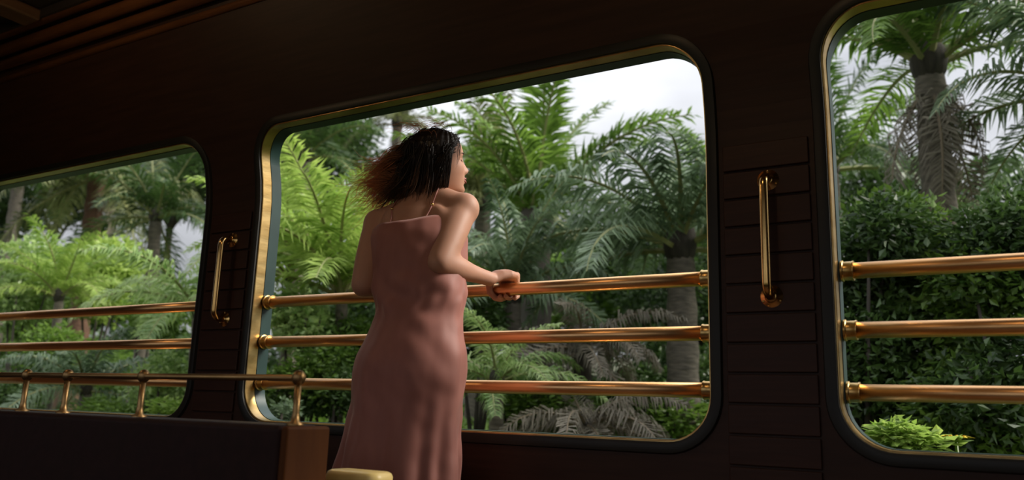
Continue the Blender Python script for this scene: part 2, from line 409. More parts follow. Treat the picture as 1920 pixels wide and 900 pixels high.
# ------------------------------------------------------------------ sofa with brass gallery, small table
Ys = 1.30; BT = 0.135
sz = at(533, 797, Ys).z
sx1 = at(539, 797, Ys).x; sx0 = -3.6; sxe = sx1 - 0.022
sofa = empty('sofa', (sx1, Ys, 0)); tag(sofa, 'dark leather sofa with brown wooden end and low brass gallery along its back', 'sofa')
inv = Matrix.Translation(-sofa.location)
def sp(mb, name, mt, bevel=0.0, par=sofa, smooth=True):
    o = mb.build(name, mt, par, smooth, bevel)
    if par == sofa: o.matrix_parent_inverse = inv
    return o
m = MB(); m.box((sx0, Ys, 0.10), (sxe - 0.001, Ys + BT, sz)); sp(m, 'backrest', M['leather'], 0.016)
m = MB(); m.box((sxe, Ys + 0.001, 0.0), (sx1, Ys + BT, sz - 0.002)); m.box((sxe, Ys - 0.46, 0.0), (sx1, Ys + 0.002, 0.36)); sp(m, 'end_panel', M['endwood'], 0.008)
m = MB(); m.box((sx0, Ys - 0.45, 0.10), (sxe, Ys, 0.28)); sp(m, 'seat_base', M['endwood'], 0.01)
for k in range(3):
    xa = sx0 + (sxe - sx0) * k / 3; xb = sx0 + (sxe - sx0) * (k + 1) / 3
    m = MB(); m.box((xa + 0.006, Ys - 0.46, 0.281), (xb - 0.006, Ys - 0.002, 0.38)); sp(m, 'seat_cushion', M['leather'], 0.03)
for x in (sx0 + 0.08, sxe - 0.10):
    for y in (Ys - 0.05, Ys - 0.38):
        m = MB(); m.tube([(x, y, 0), (x, y, 0.05), (x, y, 0.102)], [0.018, 0.022, 0.028], 12); sp(m, 'foot', M['endwood'])
gy = Ys + 0.05
gz = at(410, 707, gy).z
posts = [at(px, 760, gy).x for px in (556, 263, 120, 43)] + [-2.95, -3.45]
m = MB(); m.tube([(posts[-1], gy, gz), (-2.2, gy, gz), (posts[0], gy, gz)], 0.0075, 14); gr_ = sp(m, 'gallery_rail', M['brass_dim'])
for x in posts:
    m = MB(); m.lathe((x, gy, sz - 0.004), [(0.019, 0), (0.019, 0.006), (0.010, 0.012), (0.0075, 0.03), (0.0075, gz - sz - 0.012)], 16)
    p_ = sp(m, 'gallery_post', M['brass_dim'])
    m = MB(); m.ellipsoid((x, gy, gz), (0.0155, 0.0155, 0.0175)); sp(m, 'finial', M['brass_dim'], 0, p_)

TY = 1.55; TD = 0.09
ta = at(602, 884, TY); tb = at(702, 884, TY)
tx, tz = (ta.x + tb.x) / 2, at(680, 879, TY + TD).z
tab = empty('side_table', (tx, TY + TD / 2, 0)); tag(tab, 'small side table with rounded pale gold top beside the sofa end', 'table')
m = MB(); hw = (tb.x - ta.x) / 2; hd = TD / 2
ring = []
for cx, cy, a0 in ((hw - 0.03, hd - 0.03, 0), (-hw + 0.03, hd - 0.03, PI / 2), (-hw + 0.03, -hd + 0.03, PI), (hw - 0.03, -hd + 0.03, 1.5 * PI)):
    for i in range(7):
        a = a0 + PI / 2 * i / 6; ring.append((cx, cy, math.cos(a), math.sin(a)))
def rr(g, z): return [V((cx + (0.03 + g) * nx, cy + (0.03 + g) * ny, z)) for cx, cy, nx, ny in ring]
m.rings([rr(-0.008, tz - 0.042), rr(0.0, tz - 0.036), rr(0.0, tz - 0.012), rr(-0.004, tz - 0.004), rr(-0.012, tz)]); m.build('table_top', M['gold'], tab)
m = MB(); m.lathe((0, 0, 0), [(0.02, 0.02), (0.014, 0.05), (0.012, 0.3), (0.016, tz - 0.06), (0.03, tz - 0.041)], 18); m.build('pedestal', M['brass'], tab)
m = MB(); m.lathe((0, 0, 0), [(0.075, 0.0), (0.075, 0.008), (0.06, 0.016), (0.03, 0.024), (0.018, 0.03)], 28); m.build('base', M['brass'], tab)

# ------------------------------------------------------------------ unseen ceiling lamps, added for warm fill light
def fill_lamp(x, y, label):
    e = empty('fill_lamp', (x, y, 2.44)); tag(e, label, 'lamp', 'added fill lamps above the aisle')
    m = MB(); m.lathe((0, 0, 0), [(0.085, 0.0), (0.085, -0.012), (0.075, -0.020), (0.06, -0.022)], 28); m.build('base', M['brass'], e)
    m = MB(); m.lathe((0, 0, -0.021), [(0.062, 0), (0.066, -0.02), (0.056, -0.045), (0.034, -0.062), (0.008, -0.068)], 28); m.build('glass_shade', M['lamp'], e)
    l = bpy.data.lights.new('bulb', 'POINT'); l.energy = 6.0; l.color = (1.0, 0.66, 0.36); l.shadow_soft_size = 0.06
    lo_ = bpy.data.objects.new('bulb', l); COL.objects.link(lo_); lo_.parent = e; lo_.location = (0, 0, -0.15)
fill_lamp(-0.73, 0.87, 'added warm fill lamp on the ceiling above the aisle, nearer the right end')
fill_lamp(-3.13, 0.87, 'added warm fill lamp on the ceiling above the aisle, nearer the left end')

# ------------------------------------------------------------------ the person at the rail
def ring_el(c, side, fwd, a, b, n=32, power=1.0, bulge=0.0):
    out = []
    for k in range(n):
        t = 2 * PI * k / n; cs, sn = math.cos(t), math.sin(t)
        cs = math.copysign(abs(cs) ** power, cs); sn = math.copysign(abs(sn) ** power, sn)
        out.append(V(c) + side * (a * cs) + fwd * (b * sn))
    return out
def yawv(deg): a = math.radians(deg); return V((math.cos(a), math.sin(a), 0)), V((-math.sin(a), math.cos(a), 0))
# z, centre x, centre y, half width, half depth, turn
TOR = [(0.74, -1.568, 2.015, 0.160, 0.105, 0), (0.80, -1.568, 2.025, 0.176, 0.122, 0), (0.86, -1.566, 2.035, 0.174, 0.122, 1), (0.93, -1.566, 2.048, 0.156, 0.108, 3),
       (1.00, -1.570, 2.060, 0.136, 0.093, 5), (1.05, -1.575, 2.068, 0.130, 0.090, 7), (1.12, -1.588, 2.078, 0.138, 0.095, 9), (1.19, -1.600, 2.088, 0.147, 0.103, 11),
       (1.25, -1.612, 2.098, 0.152, 0.100, 12), (1.30, -1.622, 2.105, 0.138, 0.088, 13), (1.34, -1.626, 2.108, 0.108, 0.074, 13), (1.372, -1.624, 2.110, 0.085, 0.055, 13), (1.395, -1.620, 2.114, 0.052, 0.048, 10)]
def tor(z):
    z = max(TOR[0][0], min(TOR[-1][0], z))
    for p, q in zip(TOR, TOR[1:]):
        if p[0] <= z <= q[0]:
            t = (z - p[0]) / (q[0] - p[0]); return [a + (b - a) * t for a, b in zip(p, q)]
body = MB()
body.rings([ring_el((t[1], t[2], t[0]), *yawv(t[5]), t[3] * (0.93 if t[0] < 1.2 else 1), t[4] * (0.91 if t[0] < 1.2 else 1), power=0.95) for t in TOR])
# shoulder blades, spine side muscles, bust
s_, f_ = yawv(13)
for sg in (-1, 1):
    body.ellipsoid(V((-1.614, 2.10, 1.275)) + s_ * 0.075 * sg - f_ * 0.046, (0.055, 0.026, 0.080))
    body.ellipsoid(V((-1.600, 2.09, 1.215)) + s_ * 0.068 * sg + f_ * 0.085, (0.055, 0.045, 0.055))
SHR, ELR, WRR = V((-1.480, 2.145, 1.348)), V((-1.468, 2.020, 1.146)), V((-1.424, 2.248, 1.128))
SHL, ELL, WRL = V((-1.775, 2.080, 1.310)), V((-1.752, 2.000, 1.090)), V((-1.690, 2.245, 1.130))
# shoulder yoke
body.tube([SHL, V((-1.70, 2.095, 1.337)), V((-1.624, 2.108, 1.358)), V((-1.545, 2.132, 1.372)), SHR], [0.046, 0.048, 0.055, 0.054, 0.050], 18)
def limb(a, b, c, r):
    pts = []; rad = []
    for i in range(7):
        t = i / 6; pts.append(a.lerp(b, t)); rad.append(r[0] + (r[1] - r[0]) * t + 0.004 * math.sin(PI * t))
    body.tube(pts, rad, 18)
    pts = []; rad = []
    for i in range(8):
        t = i / 7; pts.append(b.lerp(c, t)); rad.append(r[1] * 0.98 + (r[2] - r[1]) * t ** 0.9 + 0.006 * math.sin(PI * min(1, t * 1.7)))
    body.tube(pts, rad, 18)
    body.ellipsoid(b + (b - (a + c) / 2).normalized() * 0.002, (r[1] * 0.98,) * 3)
limb(SHR, ELR, WRR, (0.050, 0.042, 0.0255)); limb(SHL, ELL, WRL, (0.049, 0.042, 0.0255))
body.ellipsoid(SHR + V((0.008, 0, 0.0)), (0.053, 0.053, 0.056)); body.ellipsoid(SHL + V((-0.004, 0, 0.0)), (0.051, 0.051, 0.054))
# hands closed on the rail
def hand(wr, xc, sg):
    """sg: side of the thumb (-1 right hand, +1 left hand)"""
    ry, rz = RAILY, RAILZ[2]
    def ell(c, a, b): return ring_el(c, V((1, 0, 0)), V((0, 0.15, 1)).normalized(), a, b, 18, 0.85)
    body.rings([ell(wr, 0.025, 0.020), ell((wr.x * 0.5 + xc * 0.5, wr.y + 0.022, rz + 0.039), 0.031, 0.021), ell((xc, ry - 0.022, rz + 0.046), 0.039, 0.020), ell((xc, ry + 0.006, rz + 0.046), 0.042, 0.0185), ell((xc, ry + 0.026, rz + 0.037), 0.041, 0.0135)])
    for k, (dx, ln) in enumerate(((-0.031, 0.95), (-0.0105, 1.08), (0.0105, 1.0), (0.0305, 0.82))):
        if sg > 0: ln = (0.82, 1.0, 1.08, 0.95)[k]
        x = xc + dx
        a0 = 62; pts = [(x, ry + 0.014, rz + 0.038)]
        for j, a in enumerate((45, 18, -12, -42, -72, -100, -125)):
            if j > 6 * ln + 0.01: break
            rr_ = 0.0305 + (0.003 if j in (1, 3) else 0)
            pts.append((x, ry + rr_ * math.cos(math.radians(a)), rz + rr_ * math.sin(math.radians(a))))
        body.tube(pts, [0.0102 - 0.0004 * j for j in range(len(pts))], 10)
        body.ellipsoid((x, ry + 0.018, rz + 0.049), (0.0105, 0.0125, 0.0120), nu=10, nv=8)
        body.ellipsoid(pts[-1], (0.0085,) * 3, nu=10, nv=8)
    tp = [(xc + sg * 0.026, ry - 0.036, rz + 0.034), (xc + sg * 0.044, ry - 0.036, rz + 0.014), (xc + sg * 0.044, ry - 0.030, rz - 0.012), (xc + sg * 0.030, ry - 0.016, rz - 0.030), (xc + sg * 0.016, ry - 0.002, rz - 0.034)]
    body.tube(tp, [0.016, 0.0135, 0.0115, 0.0105, 0.0085], 12); body.ellipsoid(tp[-1], (0.0085,) * 3, nu=10, nv=8); body.ellipsoid(tp[0], (0.016,) * 3, nu=10, nv=8)
hand(WRR, -1.408, -1); hand(WRL, -1.672, 1)
# neck and head
HC = V((-1.590, 2.150, 1.518)); FY = math.radians(-38)
HR = Matrix.Rotation(FY, 3, 'Z') @ Matrix.Rotation(math.radians(9), 3, 'X') @ Matrix.Rotation(math.radians(4), 3, 'Y')
def H(x, y, z): return HC + HR @ V((x, y, z))
body.tube([V((-1.622, 2.105, 1.35)), V((-1.612, 2.120, 1.40)), H(0, -0.018, -0.055)], [0.060, 0.050, 0.052], 18)
HT = [(-0.112, 0.066, 0.022, 0.016), (-0.106, 0.079, 0.004, 0.029), (-0.095, 0.083, -0.012, 0.040), (-0.080, 0.081, -0.028, 0.048), (-0.060, 0.083, -0.048, 0.0555), (-0.040, 0.084, -0.068, 0.062),
      (-0.020, 0.083, -0.083, 0.067), (0.0, 0.081, -0.093, 0.070), (0.020, 0.084, -0.099, 0.0715), (0.040, 0.086, -0.101, 0.0725), (0.060, 0.081, -0.098, 0.071), (0.078, 0.069, -0.089, 0.064), (0.094, 0.050, -0.071, 0.050), (0.105, 0.028, -0.046, 0.031), (0.111, 0.008, -0.024, 0.012)]
def htab(z):
    z = max(HT[0][0], min(HT[-1][0], z))
    for p, q in zip(HT, HT[1:]):
        if p[0] <= z <= q[0]:
            t = (z - p[0]) / (q[0] - p[0]); return [a + (b - a) * t for a, b in zip(p[1:], q[1:])]
def g2(x, z, cx, cz, sx_, sz_): return math.exp(-((x - cx) / sx_) ** 2 - ((z - cz) / sz_) ** 2)
def feature(x, z):
    """relief of the face in front of the smooth head"""
    ax = abs(x); d = 0.0
    if -0.046 < z < 0.034:
        if z > -0.027: t = (0.034 - z) / 0.061; a = 0.0245 * t ** 1.35; s = 0.0075 + 0.0045 * t
        else: t = (z + 0.046) / 0.019; a = 0.0245 * t ** 0.7; s = 0.012
        d += a * math.exp(-(x / s) ** 2)
    d += 0.008 * g2(ax, z, 0.011, -0.034, 0.006, 0.007)
    d -= 0.0075 * g2(ax, z, 0.030, 0.006, 0.015, 0.011) - 0.0045 * g2(ax, z, 0.031, 0.004, 0.011, 0.006)
    d += 0.0030 * g2(ax, z, 0.028, 0.027, 0.018, 0.008)
    d += 0.0085 * g2(x, z, 0, -0.0555, 0.017, 0.0065) + 0.0085 * g2(x, z, 0, -0.0675, 0.015, 0.0065)
    d += 0.0055 * g2(x, z, 0, -0.096, 0.016, 0.011) - 0.003 * g2(x, z, 0, -0.079, 0.016, 0.006)
    d += 0.0045 * g2(ax, z, 0.042, -0.024, 0.018, 0.020)
    return d
HY0 = -0.008; HP = 0.86
def skull(d, g=1.0):
    """point of the scalp in direction d, lifted off by the factor g"""
    x, y, z = d; zz = max(-0.110, min(0.1105, 0.112 * z)); F, B, W = htab(zz); n_ = math.hypot(x, y) or 1e-6; c, s = x / n_, y / n_
    px = W * math.copysign(abs(c) ** HP, c); py = HY0 + ((F - HY0) * s ** HP if s >= 0 else -(HY0 - B) * abs(s) ** 0.95)
    return V((px, py, zz)) + V(d) * ((g - 1) * 0.095)
def face(x, z, off=0.0):
    F, B, W = htab(z); c = min(0.999, (abs(x) / W)) ** (1 / HP); s = math.sqrt(1 - c * c)
    return H(x, HY0 + (F - HY0) * s ** HP + feature(x, z) * min(1, s * 1.6) + off, z)
rs = []
for i in range(65):
    z = -0.112 + 0.223 * i / 64; F, B, W = htab(z); ring_ = []
    for k in range(96):
        t = 2 * PI * k / 96; c, s = math.cos(t), math.sin(t)
        x = W * math.copysign(abs(c) ** HP, c)
        y = HY0 + ((F - HY0) * s ** HP + feature(x, z) * min(1, s * 1.6) if s >= 0 else -(HY0 - B) * abs(s) ** 0.95)
        ring_.append(H(x, y, z))
    rs.append(ring_)
body.rings(rs)
for sg in (-1, 1):
    body.ellipsoid(H(sg * 0.072, -0.012, -0.006), (0.006, 0.016, 0.029), HR @ Matrix.Rotation(sg * 0.25, 3, 'Z'), 18, 12)  # ear
# legs and feet
for sg, fx in ((-1, -1.655), (1, -1.480)):
    hip = V((-1.568 + sg * 0.082, 2.02, 0.78)); kn = V((fx + 0.004, 2.035, 0.46)); an = V((fx, 1.965, 0.085))
    body.tube([hip, hip.lerp(kn, 0.5), kn], [0.084, 0.070, 0.050], 18); body.ellipsoid(kn, (0.052,) * 3)
    body.tube([kn, kn.lerp(an, 0.35) + V((0, -0.012, 0)), an], [0.050, 0.050, 0.031], 18); body.ellipsoid(an, (0.034,) * 3)
    body.tube([V((fx, 1.935, 0.045)), V((fx, 1.97, 0.055)), V((fx + sg * 0.006, 2.06, 0.042)), V((fx + sg * 0.01, 2.11, 0.032))], [0.030, 0.036, 0.034, 0.026], 14, squash=0.75)
    for k in range(5):
        xx = fx + sg * 0.01 + sg * (-0.026 + 0.0135 * k); ln = (0.042, 0.040, 0.036, 0.030, 0.024)[k]
        body.tube([V((xx, 2.105, 0.026)), V((xx, 2.115 + ln * 0.6, 0.027)), V((xx, 2.115 + ln, 0.022))], [0.010, 0.0085, 0.007] if k else [0.012, 0.011, 0.009], 8)
tmp = body.build('body_tmp', M['skin'])
rm = tmp.modifiers.new('r', 'REMESH'); rm.mode = 'VOXEL'; rm.voxel_size = 0.0034
sm = tmp.modifiers.new('s', 'SMOOTH'); sm.factor = 0.5; sm.iterations = 3
dg = bpy.context.evaluated_depsgraph_get(); dg.update()
bm_ = bpy.data.meshes.new_from_object(tmp.evaluated_get(dg))
bpy.data.objects.remove(tmp)
bm_.materials.clear(); bm_.materials.append(M['skin'])
import numpy as np
co = np.empty(len(bm_.vertices) * 3); bm_.vertices.foreach_get('co', co); co = co.reshape(-1, 3)
ev = np.empty(len(bm_.edges) * 2, dtype=np.int64); bm_.edges.foreach_get('vertices', ev); ev = ev.reshape(-1, 2)
soft = np.ones(len(co))
for c, r0, r1 in ((HC, 0.12, 0.155), (V((-1.408, RAILY, RAILZ[2])), 0.075, 0.12), (V((-1.672, RAILY, RAILZ[2])), 0.075, 0.12), (V((-1.655, 2.08, 0.03)), 0.1, 0.14), (V((-1.480, 2.08, 0.03)), 0.1, 0.14)):
    soft = np.minimum(soft, np.clip((np.linalg.norm(co - np.array(c), axis=1) - r0) / (r1 - r0), 0, 1))
deg = np.bincount(ev.ravel(), minlength=len(co)).astype(float)[:, None]
for _ in range(60):   # soften the joints, leave face and fingers as they are
    acc = np.empty_like(co)
    for ax_ in range(3):
        acc[:, ax_] = np.bincount(ev[:, 0], co[ev[:, 1], ax_], len(co)) + np.bincount(ev[:, 1], co[ev[:, 0], ax_], len(co))
    co += (acc / deg - co) * (0.6 * soft[:, None])
bm_.vertices.foreach_set('co', co.ravel()); bm_.update()
bm_.polygons.foreach_set('use_smooth', [True] * len(bm_.polygons))
person = empty('person', (-1.568, 2.0, 0))
tag(person, 'person in a dusty pink slip dress leaning on the brass rail, dark hair blowing', 'person')
pinv = Matrix.Translation(-person.location)
def pp(o): o.parent = person; o.matrix_parent_inverse = pinv; return o
pp(link('body', bm_))
# face details
def small(name, mb, mt): o = mb.build(name, mt); return pp(o)
for sg in (-1, 1):
    m = MB(); m.tube([face(sg * (0.018 + 0.0052 * k), 0.0005 - 0.0022 * math.sin(PI * k / 5) + 0.0006 * k, 0.0008) for k in range(6)], [0.0010, 0.0017, 0.0020, 0.0021, 0.0018, 0.0010], 6); small('eyelash', m, M['lash'])
    m = MB(); m.tube([face(sg * (0.014 + 0.0068 * k), 0.0235 + 0.0045 * math.sin(PI * (k + 0.6) / 6.5), 0.0) for k in range(6)], [0.0014, 0.0026, 0.0027, 0.0024, 0.0018, 0.001], 6, squash=0.8); small('eyebrow', m, M['lash'])
m = MB()
m.tube([face(x, -0.0555 - 0.003 * (abs(x) / 0.022) ** 2, -0.0012) for x in (-0.022, -0.015, -0.008, 0, 0.008, 0.015, 0.022)], [0.0012, 0.0030, 0.0042, 0.0040, 0.0042, 0.0030, 0.0012], 8)
m.tube([face(x, -0.0665 + 0.0065 * (abs(x) / 0.022) ** 2, -0.0016) for x in (-0.021, -0.014, -0.008, 0, 0.008, 0.014, 0.021)], [0.0012, 0.0034, 0.0048, 0.0052, 0.0048, 0.0034, 0.0012], 8)
small('lips', m, M['lips'])
# dress: close bodice, skirt widening and pushed aside by the wind
def skirt_ring(z):
    t = max(0.0, (0.98 - z) / 0.86)
    a = 0.143 + 0.092 * t ** 0.85; b = 0.104 + 0.078 * t ** 0.85
    hipb = math.exp(-((z - 0.83) / 0.10) ** 2)
    a += 0.020 * hipb; b += 0.020 * hipb
    return -1.566 - 0.032 * t, 2.055 - 0.065 * t - 0.01 * hipb, a, b, 4 * (1 - min(1, t * 3))
def ztop(th):
    """upper hem: straight across the back, dipping under the arms, up to the bust points"""
    s = math.sin(th); c = abs(math.cos(th))
    back = 1.303 - 0.016 * (1 - c) + 0.020 * math.cos(th); front = 1.280 + 0.03 * math.exp(-((c - 0.55) / 0.22) ** 2)
    k = 0.5 + 0.5 * s
    return back * (1 - k) + front * k - 0.035 * c ** 8
NT = 144; NZ = 110
dr = MB(); zb_ = 0.13
for i in range(NZ + 1):
    for k in range(NT):
        th = 2 * PI * k / NT; zt = ztop(th)
        z = zt + (zb_ - zt) * (i / NZ) ** 1.0
        t = tor(max(0.74, z)); cs, sn = math.cos(th), math.sin(th)
        pc = 0.92
        c1 = math.copysign(abs(cs) ** pc, cs); s1 = math.copysign(abs(sn) ** pc, sn)
        sd, fw = yawv(t[5])
        bl = 0.0 if sn < 0 else 0.035 * math.exp(-((z - 1.21) / 0.06) ** 2) * sn * (0.4 + 0.6 * abs(math.sin(2 * th)))
        loose = 0.009 + 0.010 * math.exp(-((z - 1.08) / 0.07) ** 2)
        pA = V((t[1], t[2], z)) + sd * ((t[3] + loose) * c1) + fw * ((t[4] + loose + 0.012 * (sn < 0) * math.exp(-((z - 1.25) / 0.07) ** 2) + bl) * s1)
        cx, cy, a, b, tw = skirt_ring(z); sd2, fw2 = yawv(tw)
        tt = max(0.0, (0.78 - z) / 0.65)
        fold = tt ** 1.1 * (0.020 * math.sin(7 * th + 1.2 + 1.5 * z) + 0.013 * math.sin(12 * th + 3 * z) + 0.008 * math.sin(19 * th - 2 * z))
        blow = max(0, -cs) ** 2 * 0.05 * tt
        pB = V((cx, cy, z)) + sd2 * ((a + fold + blow) * cs) + fw2 * ((b + fold) * sn)
        u = min(1, max(0, (1.06 - z) / 0.14)); u = u * u * (3 - 2 * u)
        p = pA.lerp(pB, u)
        nrm = (V((cs, sn, 0)))
        wr = 0.0045 * noise.noise(V((p.x * 16 + z * 9, p.y * 16, z * 15))) + 0.0060 * math.exp(-((z - 1.06) / 0.10) ** 2) * math.sin(26 * z + 3.0 * th + 3 * noise.noise(p * 7))
        wr += 0.0060 * math.exp(-((z - 1.05) / 0.085) ** 2) * noise.noise(V((th * 2.6 + z * 7, z * 22 - th * 3.0, 1.7))) * (1.0 if sn < 0.3 else 0.4)
        wr += 0.004 * noise.noise(V((th * 3.5, z * 3.0, 4.0)))
        dr.v.append(tuple(p + nrm * wr))
for i in range(NZ):
    for k in range(NT):
        l = (k + 1) % NT; dr.face((i * NT + k, (i + 1) * NT + k, (i + 1) * NT + l, i * NT + l))
dress = pp(dr.build('dress', M['dress']))
sol = dress.modifiers.new('sol', 'SOLIDIFY'); sol.thickness = 0.0022; sol.offset = 1
def dress_pt(k, i=0): return V(dr.v[i * NT + k % NT])
from mathutils.bvhtree import BVHTree
bvh = BVHTree.FromPolygons([v.co[:] for v in bm_.vertices], [tuple(q.vertices) for q in bm_.polygons])
for ks, kf, top in ((NT - 27, 26, V((-1.535, 2.115, 1.40))), (NT // 2 + 27, NT // 2 - 26, V((-1.715, 2.085, 1.385)))):
    a = dress_pt(ks); b = dress_pt(kf); pts = [a + V((0, 0, -0.008))]
    for q in range(1, 24):
        t = q / 24
        g = (a * (1 - t) ** 2 + (top + V((0, 0, 0.10))) * 2 * t * (1 - t) + b * t * t)
        hit, nr, _, dist = bvh.find_nearest(g)
        pts.append(hit + nr * 0.0028)
    pts.append(b + V((0, 0, -0.006)))
    sm_ = [pts[0]] + [(pts[q - 1] + pts[q] * 2 + pts[q + 1]) / 4 for q in range(1, len(pts) - 1)] + [pts[-1]]
    m = MB(); m.tube(sm_, 0.0025, 8); st = m.build('strap', M['dress'], dress)
    m = MB(); m.ellipsoid(sm_[4], (0.0055, 0.0055, 0.006), nu=10, nv=8); m.build('strap_slider', M['brass'], st)
for fx in (-1.655, -1.480):
    m = MB(); sg = -1 if fx < -1.57 else 1
    def sole(z, g): return [V((fx + sg * 0.006 * (q[1] > 0) + q[0] * g, 2.02 + q[1] * g, z)) for q in [(0.040 * math.cos(a) * (1.0 if math.sin(a) > 0 else 0.82), 0.142 * math.sin(a)) for a in [2 * PI * k / 28 for k in range(28)]]]
    m.rings([sole(0.001, 0.96), sole(0.004, 1.0), sole(0.013, 1.0), sole(0.016, 0.97)])
    sandal = pp(m.build('sandal', M['sandal']))
    m = MB(); m.tube([(fx - 0.043, 2.07, 0.012), (fx - 0.036, 2.065, 0.05), (fx, 2.06, 0.074), (fx + 0.036, 2.065, 0.05), (fx + 0.043, 2.07, 0.012)], 0.006, 8); m.build('sandal_strap', M['sandal'], sandal)

# hair: close cap and wind-blown locks
R_ = random.Random(11); hm = MB(); along = []
def in_hair(d):
    x, y, z = d
    if z > 0.80: return True
    if z > 0.25: return y < 0.28 + 0.75 * (z - 0.25)
    if z > -0.50: return y < 0.20 - 0.25 * max(0, -z - 0.1)
    return y < -0.05
cap_dirs = []
NU, NV = 144, 100; idx = {}
for i in range(NV + 1):
    th = PI * (0.01 + 0.74 * i / NV)
    for k in range(NU):
        d = (math.sin(th) * math.cos(2 * PI * k / NU), math.sin(th) * math.sin(2 * PI * k / NU), math.cos(th))
        idx[i, k] = len(hm.v); g = 1.075 + 0.03 * noise.noise(V(d) * 3 + V((5, 0, 0))) + 0.012 * math.sin(34 * math.atan2(d[0], -d[1] + 0.4) + 3 * d[2])
        hm.v.append(tuple(HC + HR @ skull(d, g))); along.append(0.0)
for i in range(NV):
    for k in range(NU):
        l = (k + 1) % NU; th = PI * (0.01 + 0.74 * (i + 0.5) / NV); ph = 2 * PI * (k + 0.5) / NU
        if in_hair((math.sin(th) * math.cos(ph), math.sin(th) * math.sin(ph), math.cos(th))):
            hm.face((idx[i, k], idx[i + 1, k], idx[i + 1, l], idx[i, l]))
def bez(a, b, c, d, t):
    s = 1 - t; return a * s ** 3 + b * 3 * s * s * t + c * 3 * s * t * t + d * t ** 3
def strand(P, r, n=12, curl=0.0, a0=0.0, amax=1.0):
    ph = R_.uniform(0, 6.28); fq = R_.uniform(6, 11); pts = []
    for i in range(n + 1):
        t = i / n; p = bez(*P, t); k = curl * t ** 1.5
        pts.append(p + V((0.5 * k * math.sin(ph * 2 + 5 * t), math.sin(ph + fq * t) * k, math.cos(ph + fq * t) * k)))
    b0 = len(hm.v)
    hm.tube(pts, [r * (0.75 + 0.5 * math.sin(PI * min(1, t * 1.1))) * (1 - 0.8 * t ** 3) for t in [i / n for i in range(n + 1)]], 4, squash=0.55)
    along.extend([a0 + (amax - a0) * (i // 4) / n for i in range(len(hm.v) - b0)])
BK = HR @ V((0, -1, 0))
def rdir():
    while True:
        d = V((R_.gauss(0, 1), R_.gauss(0, 1), R_.gauss(0.2, 1))).normalized()
        if in_hair(d) and d.z > -0.6: return d
def wavy(P, t, am, ph, fq):
    k = am * t ** 1.2
    return bez(*P, t) + V((0.4 * k * math.sin(ph * 2 + 0.7 * fq * t), math.sin(ph + fq * t) * k, math.cos(ph + fq * t) * k))
def lock(d, tgt, c2, count, r, am, curl, spread, n=15):
    """a lock: strands that share one wavy course and fan out a little"""
    ph = R_.uniform(0, 6.28); fq = R_.uniform(7, 12)
    out = HR @ d; root = HC + HR @ skull(d, 1.02)
    c1 = root + out * 0.020 + BK * 0.050 * max(0.0, d.y + 0.35) + V((-0.006, 0, -0.016 + 0.014 * d.z))
    P = (root, c1, c2, tgt)
    for q in range(count):
        o0 = V((R_.gauss(0, 1), R_.gauss(0, 1), R_.gauss(0, 1))); o1 = V((R_.gauss(0, 1), R_.gauss(0, 1), R_.gauss(0, 1)))
        cut_ = R_.uniform(0.8, 1.06); rr_ = r * R_.uniform(0.6, 1.25); p2 = ph + R_.gauss(0, 0.25); a_ = am * R_.uniform(0.75, 1.1); pts = []
        for i in range(n + 1):
            t = i / n * cut_
            pts.append(wavy(P, t, curl, p2, fq) + o0 * (0.0055 * (1 - 0.5 * t)) + o1 * (spread * t * t))
        b0 = len(hm.v)
        hm.tube(pts, [rr_ * (0.8 + 0.4 * math.sin(PI * i / n)) * (1 - 0.8 * (i / n) ** 3) for i in range(n + 1)], 4, squash=0.6)
        along.extend([a_ * (i // 4) / n for i in range(len(hm.v) - b0)])
for i in range(56):   # blown away to the left, auburn ends coloured as if backlit
    d = rdir(); far = HC + HR @ skull((d.x * 0.9, min(d.y, -0.3), 0.0), 1.15)
    tgt = HC + V((R_.gauss(-0.285, 0.055), R_.gauss(-0.035, 0.045), R_.gauss(-0.105 + 0.03 * d.z, 0.042)))
    lock(d, tgt, far.lerp(tgt, 0.45) + V((0, 0, R_.gauss(0.012, 0.012))), 22, 0.0013, R_.uniform(0.75, 1.0), R_.uniform(0.012, 0.028), 0.020)
for i in range(46):   # fuller dark locks over the nape, drifting to the left shoulder
    d = rdir(); k = i / 45; far = HC + HR @ skull((d.x * 0.9, min(d.y, -0.3), -0.2), 1.16)
    tgt = HC + V((-0.045 - 0.135 * k + R_.gauss(0, 0.012), -0.080 + R_.gauss(0, 0.025), -0.150 + R_.gauss(0, 0.026)))
    lock(d, tgt, far.lerp(tgt, 0.4), 22, 0.0019, R_.uniform(0.3, 0.55), R_.uniform(0.004, 0.012), 0.010)
for i in range(44):   # lying close over crown, ear and nape
    d = rdir()
    if d.y > 0.1 and d.z < 0.2: continue
    sx_ = d.x if abs(d.x) > 0.3 else math.copysign(0.3, d.x)
    tgt = HC + HR @ V((sx_ * 0.088, min(0.020, d.y * 0.09), -0.130 + R_.gauss(0, 0.022))) + V((-0.035 + R_.gauss(0, 0.012), -0.026, 0))
    c2 = HC + HR @ skull(V((sx_, min(0.30, d.y), -0.1)).normalized(), 1.14)
    lock(d, tgt, c2, 18, 0.0019, 0.38, 0.004, 0.007)
for i in range(52):   # combed back from temple and hairline over both ears
    sg = 1 if i % 3 else -1; k = R_.random()
    d = V((sg * (0.35 + 0.55 * k), 0.62 - 0.36 * k + R_.gauss(0, 0.03), 0.78 - 0.55 * k + R_.gauss(0, 0.03))).normalized()
    y_ = 0.020 - 0.055 * R_.random()
    tgt = HC + HR @ V((sg * 0.072, y_ - 0.012, -0.122 + R_.gauss(0, 0.016))) + V((-0.022, -0.018, 0))
    c2 = HC + HR @ V((sg * 0.089, y_ + 0.006, -0.030))
    lock(d, tgt, c2, 16, 0.0017, 0.36, 0.003, 0.005)
